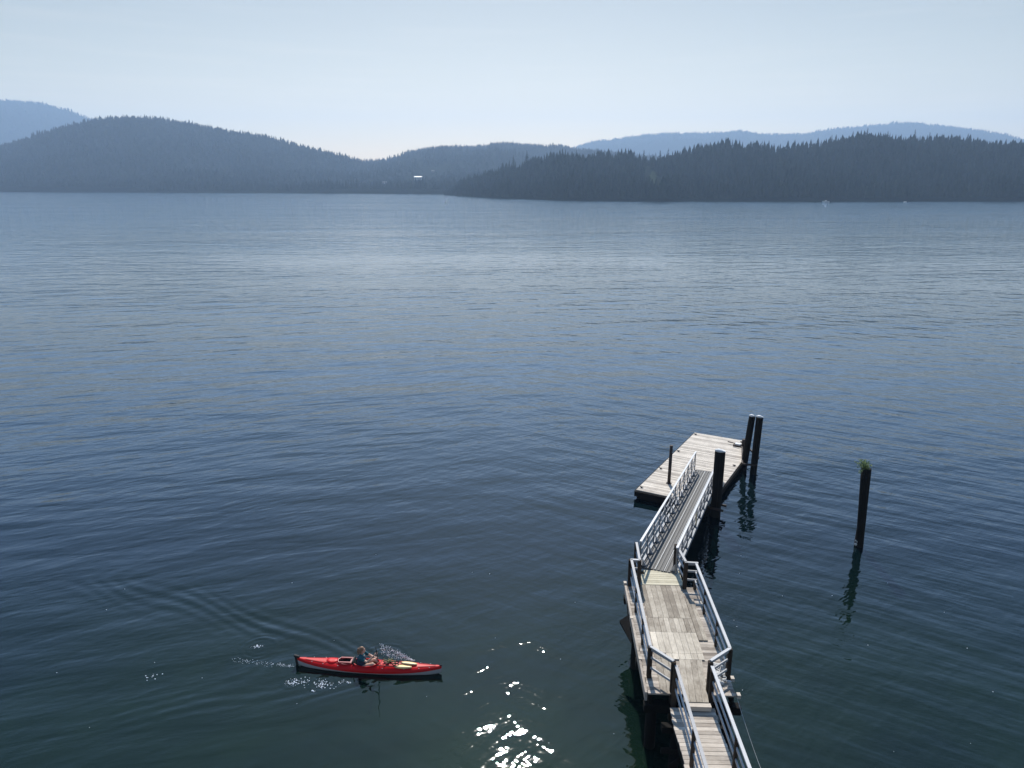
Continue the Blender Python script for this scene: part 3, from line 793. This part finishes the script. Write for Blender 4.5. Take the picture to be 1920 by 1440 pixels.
for (c, a_) in ((.16, .35), (.16, 3.4), (.16, 6.6), (.16, 10.1), (3.62, 1.6), (3.62, 5.9), (3.05, 10.1)):
    k = MB(); k.beam((c - .09, a_, FZ + .055), (c + .09, a_, FZ + .055), .04, .04, .5); k.box(c - .03, c + .03, a_ - .03, a_ + .03, FZ, FZ + .04); k.build("cleat", M['black'], flo)
# steel hoop bracket on the corner
hb = MB()
hb.box(2.75, 3.25, 9.15, 9.62, FZ + 0.004, FZ + 0.05, .5); hb.box(3.27, 3.5, 9.1, 9.3, FZ - .1, FZ + .55, .5)
hb.beam((2.35, 9.5, FZ + .12), (3.4, 9.25, FZ + .12), .05, .05); hb.beam((2.75, 9.12, FZ + .12), (3.4, 8.95, FZ + .12), .05, .05)
hb.beam((3.35, 9.6, FZ + .10), (4.6, 7.6, FZ + .10), .07, .10); hb.beam((3.3, 9.1, FZ + .10), (4.0, 6.2, FZ + .10), .07, .10); hb.beam((4.0, 6.2, FZ + .10), (4.75, 6.4, FZ + .10), .07, .1)
hb.build("pile_bracket", M['rust'], flo)
wd = MB(); wd.box(2.84, 3.16, 9.24, 9.5, FZ + .052, FZ + .16, .9); wd.build("bracket_pad", M['pile_top'], flo)
hb = MB(); hb.beam((3.82, -0.2, FZ - .02), (4.6, -.3, FZ - .02), .08, .1); hb.beam((3.82, .4, FZ - .02), (4.6, .35, FZ - .02), .08, .1); hb.build("pile_bracket", M['rust'], flo)

# ------------------------------------------------------------------ mooring piles
def bigpile(name, p, q, r0, r1, label, cap=True, mat='dark'):
    t = empty(name, (p[0], p[1], 0)); tag(t, label, 'pile')
    b = MB(); N = 14; pts = []; rd = []
    for i in range(N):
        k = i / (N - 1); zz = -4 + (q[2] + 4) * k; s_ = zz / q[2]
        pts.append(((q[0] - p[0]) * s_, (q[1] - p[1]) * s_, zz)); rd.append((r0 + (r1 - r0) * max(0, s_)) * random.uniform(.97, 1.03))
    b.tube(pts, rd, 20, .4, caps=True)
    for k in range(9):   # cracks stand proud as splintered ribs
        an = random.uniform(0, 6.28); z0 = random.uniform(.3, q[2] * .6)
        rr = r0 * .97
        b.beam(((q[0]-p[0])*z0/q[2] + rr*math.cos(an), (q[1]-p[1])*z0/q[2] + rr*math.sin(an), z0), ((q[0]-p[0]) + r1*.97*math.cos(an), (q[1]-p[1]) + r1*.97*math.sin(an), q[2] - .05), .03, .03, random.uniform(.2, 1))
    b.build("trunk", M[mat], t)
    if cap:
        c = MB(); tp = Vector((q[0] - p[0], q[1] - p[1], q[2]))
        c.tube([tp + Vector((0, 0, .003)), tp + Vector((0, 0, .035)), tp + Vector((.01, .01, .05))], [r1 * 1.02, r1 * 1.0, r1 * .55], 20, .8); c.build("cap", M['pile_top'], t)
    return t
bigpile("mooring_pile", (10.11, 33.60), (10.12, 33.62, 3.42), .25, .255, 'thick dark pile at the near right corner of the float beside the gangway')
bigpile("mooring_pile", (13.38, 39.75), (13.42, 39.15, 3.42), .18, .17, 'left one of the two dark piles leaning together at the far corner of the float')
bigpile("mooring_pile", (13.72, 39.05), (13.78, 38.98, 3.42), .185, .19, 'right one of the two dark piles leaning together at the far corner of the float')
sp = bigpile("lone_pile", (15.84, 30.42), (15.68, 30.42, 3.80), .165, .20, 'lone dark pile standing in open water with green weeds on its top', cap=False)
b = MB(); b.tube([(-0.18, .02, -1), (-0.19, .02, .35), (-.13, 0, 2.3), (-0.05, 0, 3.3)], [.06, .05, .03, .02], 8, .9); b.build("split_slab", M['rust'], sp)
b = MB()
for (px, pz, r) in ((-.2, .12, .06), (-.15, .25, .04), (.12, .1, .04), (-.22, .3, .035)): b.ell((px, -.05, pz), (r, r, r * 1.2), 8, 6)
b.build("barnacles", M['rope'], sp)
pl = MB(); rr = random.Random(5)
for k in range(44):
    a = rr.uniform(0, 6.28); q = rr.random() ** .5
    base = Vector((-0.05 + .15 * q * math.cos(a), .15 * q * math.sin(a), 0))
    dz_ = rr.uniform(.08, .42); tip = base + Vector((rr.gauss(-.09, .17), rr.gauss(0, .13), dz_ if rr.random() > .25 else -dz_ * .7))
    mid = base.lerp(tip, .5) + Vector((0, 0, .05))
    pl.tube([base, mid, tip], [.006, .004, .002], 4, .3)
    for j_ in range(22):
        u_ = rr.uniform(.2, 1.0); c_ = (base.lerp(mid, u_ * 2) if u_ < .5 else mid.lerp(tip, u_ * 2 - 1)) + Vector((rr.gauss(0, .028), rr.gauss(0, .028), rr.gauss(0, .02)))
        d1 = Vector((rr.uniform(-1, 1), rr.uniform(-1, 1), rr.uniform(-.4, .6))).normalized(); d2 = d1.orthogonal().normalized(); L_ = rr.uniform(.018, .04)
        pl.add([c_ - d1 * L_, c_ + d2 * L_ * .45, c_ + d1 * L_, c_ - d2 * L_ * .45], [(0, 1, 2, 3)], rr.random())
po = pl.build("weeds", M['leaf']); po.location = (15.68, 30.42, 3.80)
tag(po, 'tuft of green weeds growing on top of the lone pile', 'plant')
mp_ = empty("mooring_post", (8.37, 36.50, FZ)); tag(mp_, 'slender rusty steel post standing on the float left of the gangway', 'post')
b = MB(); b.tube([(0, 0, -.3), (0.02, 0, 2.15)], .085, 12, .5); b.build("shaft", M['rust'], mp_)
b = MB(); b.tube([(0, 0, 0.002), (0, 0, .03)], .15, 12, .5); b.build("base_plate", M['rust'], mp_)

# ------------------------------------------------------------------ kayak (local x forward)
kay = empty("kayak", (KX, KY, 0.0), KA)
tag(kay, 'long red sea kayak with pale hull bottom and black stern rudder', 'kayak')
NS, NA = 60, 12
def ksec(q):
    x = -2.50 + 5.0 * q
    e = abs(2 * q - 1)
    w = 0.285 * (1 - e ** 2.3) ** 0.85 + 0.012
    sheer = 0.17 + 0.13 * e ** 2.6
    keel = -0.10 + (0.16 * max(0, (e - .80) / .2) ** 1.6)
    crown = 0.085 * (1 - e ** 2) + 0.035 * math.exp(-((x - .75) / .6) ** 2) + 0.012
    return x, w, sheer, keel, crown
CK = (-0.10, 0.46, 0.215)   # cockpit centre, half length, half width
RK = (-0.80, 0.26, 0.175)   # rear cockpit
def inck(x, y, c): return ((x - c[0]) / c[1]) ** 2 + (y / c[2]) ** 2 < 1
hl = MB(); vs = []; fs = []
for i in range(NS + 1):
    x, w, sh, ke, cr = ksec(i / NS)
    for j in range(NA + 1):
        t = math.pi * j / NA
        yy = -w * math.cos(t); zz = sh + (ke - sh) * math.sin(t) ** 0.75
        vs.append((x, yy, zz))
for i in range(NS):
    for j in range(NA):
        b = i * (NA + 1) + j; fs.append((b, b + 1, b + NA + 2, b + NA + 1))
hl.add(vs, fs, .5, True); hl.build("hull", M['hull'], kay)
dk = MB(); vs = []; fs = []; NJ = 28; NSD = 150
def deckz(x, yy, w, sh, cr):
    k = abs(yy) / w
    return sh + cr * (1 - k ** 2.8)
for i in range(NSD + 1):
    x, w, sh, ke, cr = ksec(i / NSD)
    vs.append((x, -w - .004, sh - .085 - .02 * (1 - abs(2 * i / NSD - 1))))
    for j in range(NJ + 1):
        yy = -w * 1.015 + 2.03 * w * j / NJ
        vs.append((x, yy, deckz(x, max(-w, min(w, yy)), w, sh, cr)))
    vs.append((x, w + .004, sh - .085 - .02 * (1 - abs(2 * i / NSD - 1))))
K = NJ + 3
for i in range(NSD):
    xm = -2.5 + 5.0 * (i + .5) / NSD
    for j in range(K - 1):
        b = i * K + j
        ym = (vs[b][1] + vs[b + 1][1]) / 2
        if inck(xm, ym, CK) or inck(xm, ym, RK): continue
        fs.append((b, b + 1, b + K + 1, b + K))
dk.add(vs, fs, .5, True); dko = dk.build("deck", M['red'], kay)
def ring(c, rad, mat, nm, dz=.02, n=40):
    m_ = MB(); pts = []
    for i in range(n + 1):
        t = 2 * math.pi * i / n; x = c[0] + c[1] * 1.03 * math.cos(t); yy = c[2] * 1.05 * math.sin(t)
        q = (x + 2.5) / 5; _, w, sh, ke, cr = ksec(q)
        pts.append((x, yy, deckz(x, yy, w, sh, cr) + dz))
    m_.tube(pts, rad, 8, .5, caps=False); return m_.build(nm, mat, kay)
ring(CK, .020, M['red'], "cockpit_rim"); ring(RK, .022, M['redtrim'], "cockpit_rim", .03)
def well(c):
    m_ = MB(); m_.ell((c[0], 0, 0.03), (c[1] * .98, c[2] * .98, .10), 24, 8); return m_.build("cockpit_liner", M['black'], kay)
# bowls below the openings (open halves only)
def bowl(c, depth, mat):
    m_ = MB(); n = 28; rings = []
    for i in range(6):
        f = 1 - i / 5 * .25 if i < 5 else 0.02
        zz = .19 - depth * min(1, i / 4)
        for k in range(n):
            t = 2 * math.pi * k / n; m_.v.append((c[0] + c[1] * f * 1.02 * math.cos(t), c[2] * f * 1.02 * math.sin(t), zz + (.05 if i == 0 else 0)))
    for i in range(5):
        for k in range(n):
            m_.f.append((i*n+k, i*n+(k+1) % n, (i+1)*n+(k+1) % n, (i+1)*n+k)); m_.t.append(.5); m_.sm.append(True)
    return m_.build("cockpit_liner", mat, kay)
bowl(CK, .20, plain("dark_red_liner", (0.12, 0.006, 0.008), .5)); bowl(RK, .14, M['black'])
def hatch(cx_, hl_, hw_, mat, dz=.012):
    m_ = MB(); n = 26; vs_ = []; fs_ = []
    for rI, f in enumerate((1.0, .93, .5, .02)):
        for k in range(n):
            t = 2 * math.pi * k / n; x = cx_ + hl_ * f * math.cos(t); yy = hw_ * f * math.sin(t)
            _, w, sh, ke, cr = ksec((x + 2.5) / 5); vs_.append((x, yy, deckz(x, min(abs(yy), w), w, sh, cr) + (0.0 if rI == 0 else dz)))
    for i in range(3):
        for k in range(n): fs_.append((i*n+k, i*n+(k+1) % n, (i+1)*n+(k+1) % n, (i+1)*n+k))
    m_.add(vs_, fs_, .5, True); return m_.build("hatch_cover", mat, kay)
hatch(-1.27, .21, .15, M['red'], .025); hatch(1.45, .17, .10, M['red'], .02); hatch(0.62, .09, .09, M['redtrim'], .02)
# deck lines
for (x0, y0, x1, y1) in ((-2.2, .05, -1.55, .13), (-2.2, -.05, -1.55, -.13), (-1.5, .15, -1.05, -.15), (-1.05, .18, -1.5, -.15), (.55, .2, .95, -.17), (.95, .17, .55, -.2), (1.0, .16, 1.35, -.12), (1.35, .12, 1.0, -.16), (1.7, .1, 2.3, .03), (1.7, -.1, 2.3, -.03), (.42, .22, .42, -.22)):
    m_ = MB(); pts = []
    for i in range(7):
        q = i / 6; x = x0 + (x1 - x0) * q; yy = y0 + (y1 - y0) * q; _, w, sh, ke, cr = ksec((x + 2.5) / 5)
        pts.append((x, yy, deckz(x, min(abs(yy), w), w, sh, cr) + .01))
    m_.tube(pts, .006, 5); m_.build("deck_line", M['black'], kay)
# gear lashed on the foredeck: an olive mesh bag and a coil of line
m_ = MB(); rg = random.Random(3)
for k in range(40):
    m_.ell((.70 + rg.gauss(0, .10), .05 + rg.gauss(0, .05), .335 + .03 * rg.random()), (rg.uniform(.015, .04), rg.uniform(.012, .03), .018), 7, 5, rg.random())
m_.build("mesh_bag", plain("olive_mesh", (0.16, 0.15, 0.06), .9, 0, .7, 40), kay)
m_ = MB(); m_.tube([(.98 + .07 * math.cos(t * .6), -.03 + .06 * math.sin(t * .6), .335 + .002 * t) for t in range(24)], .009, 6); m_.build("rope_coil", M['black'], kay)
for x_ in (-1.95, -1.55, -1.02, .52, 1.25, 1.75, 2.1):
    for y_ in (-1, 1):
        _, w_, sh_0, ke_, cr_ = ksec((x_ + 2.5) / 5); yy = y_ * w_ * .8
        m_ = MB(); m_.ell((x_, yy, deckz(x_, abs(yy), w_, sh_0, cr_) + .006), (.022, .016, .012), 8, 6); m_.build("deck_fitting", M['rail_wood'], kay)
# backrest and block between the cockpits
m_ = MB(); m_.hexa([(-.50, -.17, .16), (-.44, -.17, .16), (-.44, .17, .16), (-.50, .17, .16)], [(-.55, -.15, .38), (-.51, -.15, .38), (-.51, .15, .38), (-.55, .15, .38)]); m_.build("backrest", M['black'], kay)
m_ = MB(); m_.beam((-1.0, -.12, .30), (-.60, -.12, .31), .05, .035); m_.beam((-1.0, .12, .31), (-.60, .12, .32), .05, .035); m_.beam((-.60, -.16, .30), (-.60, .16, .30), .05, .04); m_.build("seat_frame", M['redtrim'], kay)
# rudder
m_ = MB()
m_.hexa([(-2.56, -.012, -.10), (-2.49, -.012, -.14), (-2.49, .012, -.14), (-2.56, .012, -.10)], [(-2.60, -.014, .36), (-2.47, -.014, .34), (-2.47, .014, .34), (-2.60, .014, .36)])
m_.hexa([(-2.62, -.03, .33), (-2.42, -.03, .30), (-2.42, .03, .30), (-2.62, .03, .33)], [(-2.60, -.03, .41), (-2.44, -.03, .37), (-2.44, .03, .37), (-2.60, .03, .41)])
m_.build("rudder", M['black'], kay)
m_ = MB(); m_.ell((2.47, 0, .315), (.05, .025, .025), 8, 6); m_.build("bow_toggle", M['black'], kay)

def krel(name, label, cat):
    o = empty(name, (KX, KY, 0.0), KA); return tag(o, label, cat)
# spare paddle lying on the foredeck
spd = krel("spare_paddle", 'spare two piece paddle with pale yellow blades lying on the foredeck', 'paddle')
def blade(tip, root, wide, nrm, mat, par, nm="blade"):
    tip = Vector(tip); root = Vector(root); d_ = tip - root; nrm = Vector(nrm).normalized(); s_ = d_.cross(nrm).normalized()
    m_ = MB(); n = 9; vs_ = []; fs_ = []
    for i in range(n):
        q = i / (n - 1); w = wide * (math.sin(math.pi * (0.06 + 0.80 * q ** .8)) ** .75); th = .012 * (1 - .6 * q)
        c_ = root + d_ * q
        vs_ += [c_ - s_ * w - nrm * .004, c_ + nrm * th, c_ + s_ * w - nrm * .004, c_ - nrm * th]
    for i in range(n - 1):
        for k in range(4): fs_.append((i*4+k, i*4+(k+1) % 4, i*4+4+(k+1) % 4, i*4+4+k))
    fs_ += [(3, 2, 1, 0), tuple((n-1)*4 + k for k in range(4))]
    m_.add(vs_, fs_, .5, True); return m_.build(nm, mat, par)
blade((1.50, -.13, .285), (.92, -.17, .295), .085, (0, -.25, 1), M['yellow'], spd); blade((1.66, .0, .315), (1.08, .02, .335), .085, (0, 0, 1), M['yellow'], spd)
for (p, q) in (((.34, -.20, .31), (1.0, -.165, .298)), ((.50, .02, .36), (1.15, .02, .335))):
    m_ = MB(); m_.tube([p, q], .014, 8); m_.build("shaft", M['black'], spd)
# the paddle in use: one blade in the water on the far side, one raised towards the shore
PL0 = Vector((.16, .52, -.12)); PL1 = Vector((.47, -.66, 1.34))
pd = krel("paddle", 'black paddle held steeply by the kayaker, its lower blade in the water', 'paddle')
dv = (PL1 - PL0)
m_ = MB(); m_.tube([PL0 + dv * .14, PL0 + dv * .86], .015, 10); m_.build("shaft", M['black'], pd)
blade(PL0 - dv * .10, PL0 + dv * .16, .085, (1, .2, 0), M['black'], pd); blade(PL1 + dv * .06, PL1 - dv * .16, .085, (1, .25, 0.1), M['black'], pd)

# ------------------------------------------------------------------ kayaker
per = krel("person", 'kayaker with sandy ponytail in a teal shirt and dark vest, stroking with a black paddle', 'person')
def remesh(o, vox, sm=2):
    r = o.modifiers.new("remesh", 'REMESH'); r.mode = 'VOXEL'; r.voxel_size = vox; r.use_smooth_shade = True
    s_ = o.modifiers.new("smooth", 'SMOOTH'); s_.factor = .5; s_.iterations = sm
    return o
def cap(m_, p, q, r0, r1, n=12):
    p = Vector(p); q = Vector(q)
    m_.tube([p, q], [r0, r1], n, .5); m_.ell(p, (r0, r0, r0), n, 8); m_.ell(q, (r1, r1, r1), n, 8)
hip = Vector((-.27, 0, .16)); chest = Vector((-.25, 0, .46)); neck = Vector((-.235, 0, .60)); head = Vector((-.20, -.005, .745))
RS = Vector((-.235, -.175, .545)); LS = Vector((-.225, .175, .545))
RHd = PL0 + dv * .64; LHd = PL0 + dv * .30
RE = Vector((.02, -.27, .47)); LE = Vector((-.02, .26, .36))
bd = MB()
bd.ell(hip, (.13, .17, .11), 16, 10); bd.tube([hip, (-.265, 0, .30), chest, (-.24, 0, .55)], [.135, .115, .13, .10], 16, .5)
bd.ell((-.245, 0, .47), (.105, .165, .12), 16, 10); bd.ell((-.24, 0, .545), (.07, .18, .05), 16, 8)
cap(bd, neck - Vector((0, 0, .04)), neck + Vector((.015, 0, .06)), .052, .048)
bd.ell(head, (.088, .072, .108), 18, 14); bd.ell(head + Vector((.035, 0, -.055)), (.055, .052, .052), 14, 10)
bd.ell(head + Vector((.094, 0, -.018)), (.016, .012, .020), 8, 6)                                   # nose
for sg in (-1, 1):
    bd.ell(head + Vector((.0, sg * .072, -.01)), (.016, .010, .028), 8, 6)
    bd.ell(head + Vector((.074, sg * .03, .022)), (.014, .022, .009), 8, 6)                            # brow
bd.ell(head + Vector((.083, 0, -.062)), (.010, .024, .008), 8, 6)                                      # lips
for (S_, E_, H_) in ((RS, RE, RHd), (LS, LE, LHd)):
    fd = (H_ - E_).normalized(); wr = H_ - fd * .085
    cap(bd, S_, E_, .048, .038); cap(bd, E_, wr, .037, .025)
    # palm, four curled fingers and a thumb around the shaft
    ax = dv.normalized(); side_ = fd.cross(ax).normalized()
    bd.ell(H_ - fd * .045 + side_ * .0, (.042, .042, .042), 10, 8)
    for k, ln_ in enumerate((.9, 1.0, .95, .78)):
        o_ = ax * ((k - 1.5) * .021); pts = []
        for j in range(7):
            th_ = R(200 - j * 38 * ln_); pts.append(H_ + o_ + fd * (.027 * math.cos(th_)) + side_ * (.027 * math.sin(th_)))
        bd.tube(pts, [.0095, .0095, .009, .009, .0085, .008, .007], 8, .5)
    pts = [H_ - fd * .05 + ax * .03, H_ - fd * .02 + ax * .05 + side_ * -.02, H_ + fd * .012 + ax * .045 - side_ * .026, H_ + fd * .028 + ax * .03 - side_ * .01]
    bd.tube(pts, [.013, .011, .010, .008], 8, .5)
for sg in (-1, 1):
    kn = Vector((.16, sg * .12, .30)); an = Vector((.46, sg * .10, .08))
    cap(bd, hip + Vector((.02, sg * .09, -.02)), kn, .078, .055); cap(bd, kn, an, .052, .034); cap(bd, an, an + Vector((.13, 0, .03)), .035, .026)
remesh(bd.build("body", M['skin'], per), .0055, 2)
sh_ = MB()
sh_.tube([(-.27, 0, .17), (-.265, 0, .30), chest, (-.24, 0, .565)], [.148, .13, .143, .085], 18, .5); sh_.ell((-.245, 0, .47), (.118, .178, .13), 18, 10); sh_.ell((-.24, 0, .548), (.08, .19, .058), 16, 8)
for (S_, E_) in ((RS, RE), (LS, LE)):
    cap(sh_, S_, S_ + (E_ - S_) * .55, .062, .056)
remesh(sh_.build("shirt", M['shirt'], per), .008, 2)
ve = MB(); ve.tube([(-.265, 0, .20), (-.26, 0, .32), (-.25, 0, .46), (-.245, 0, .53)], [.158, .148, .158, .11], 18, .5); ve.ell((-.25, 0, .40), (.135, .185, .14), 18, 10)
remesh(ve.build("vest", M['vest'], per), .009, 2)
so = MB(); so.ell(hip, (.145, .185, .115), 16, 10)
for sg in (-1, 1): cap(so, hip + Vector((.02, sg * .09, -.02)), hip + (Vector((.16, sg * .12, .30)) - hip) * .42, .088, .082)
remesh(so.build("shorts", M['shorts'], per), .009, 2)
hr = MB()
hr.ell(head + Vector((-.022, 0, .022)), (.094, .086, .108), 18, 12); hr.ell(head + Vector((-.06, 0, -.02)), (.062, .072, .085), 14, 10)
hr.tube([head + Vector((-.09, 0, .055)), head + Vector((-.135, .0, .04)), head + Vector((-.155, -.01, -.04)), head + Vector((-.14, -.015, -.15)), head + Vector((-.12, -.015, -.21))], [.028, .034, .036, .028, .012], 12, .5)
for k in range(26):
    a = random.uniform(-1.9, 1.9); hr.tube([head + Vector((-.02 - .09 * math.cos(a), .085 * math.sin(a), .06)), head + Vector((-.035 - .10 * math.cos(a), .09 * math.sin(a), -.03)), head + Vector((-.03 - .085 * math.cos(a), .08 * math.sin(a), -.11))], [.012, .013, .006], 6, .5)
remesh(hr.build("hair", M['hair'], per), .008, 1)
ey = MB()
for sg in (-1, 1): ey.ell(head + Vector((.083, sg * .029, .006)), (.007, .011, .007), 8, 6)
ey.build("eyes", M['black'], per)

# ------------------------------------------------------------------ splashes and foam
def droplets(name, pts, label, group=None):
    mb = MB()
    for (x, y, z, r) in pts:
        r *= 1.35; mb.ell((x, y, z), (r, r, r * .8), 5, 4, .5)
    return tag(mb.build(name, M['foam']), label, 'splash', group, 'stuff')
rr = random.Random(9)
def w2(l): # kayak local -> world
    c, s_ = math.cos(KA), math.sin(KA); return (KX + l[0] * c - l[1] * s_, KY + l[0] * s_ + l[1] * c, l[2])
pts = []
for k in range(420):
    q = rr.random(); t = rr.random() ** .6
    x = .28 + 1.15 * q; ztop = .62 * (1 - q ** 1.5) + .03
    z = ztop * t + 0.0
    pts.append((*w2((x + rr.gauss(0, .02), .46 + .10 * rr.random() + .1 * (1 - t), z)), rr.uniform(.003, .010)))
droplets("paddle_spray", pts, 'veil of water drops flung up by the paddle beside the foredeck')
def foam(cx_, cy_, sx_, sy_, n, ring_=0):
    out = []
    for k in range(n):
        if ring_ and rr.random() < .45:
            a = rr.uniform(0, 6.28); out.append((cx_ + ring_ * math.cos(a) * rr.uniform(.9, 1.05), cy_ + ring_ * .9 * math.sin(a), .004, rr.uniform(.004, .010)))
        else: out.append((cx_ + rr.gauss(0, sx_), cy_ + rr.gauss(0, sy_), .005, rr.uniform(.005, .018)))
    return out
droplets("foam", foam(-7.3, 20.93, .10, .10, 55, .22) + foam(-6.9, 20.95, .15, .10, 22), 'ring of foam bubbles on the water in front of the kayak stern')
droplets("foam", foam(-6.35, 20.95, .10, .08, 34, .2) + foam(-6.22, 20.78, .20, .08, 50) + foam(-6.5, 20.5, .05, .03, 8), 'brighter foam patch on the water in front of the rear hatch')
droplets("foam", foam(-5.65, 20.98, .06, .05, 12) + foam(-5.45, 20.92, .08, .03, 12), 'small foam patch right of the brighter one, near the kayak side')
tr = []
for k in range(150):
    q = rr.random() ** 1.2; tr.append((-7.45 - 2.3 * q, 21.78 + .32 * q + rr.gauss(0, .04 + .04 * q), .005, rr.uniform(.003, .010)))
droplets("foam", tr + foam(-9.1, 22.9, .12, .04, 26) + foam(-12.1, 21.2, .16, .09, 10), 'thin trail of bubbles in the wake left of the stern')
sp_ = []
for k in range(46):
    X_ = rr.uniform(-17, 17); Y_ = rr.uniform(15.2, 30)
    if 3.3 < X_ < 7: continue
    sp_.append((X_, Y_, .004, rr.uniform(.006, .014)))
droplets("foam", sp_, 'scattered single bubbles floating on the dark water')
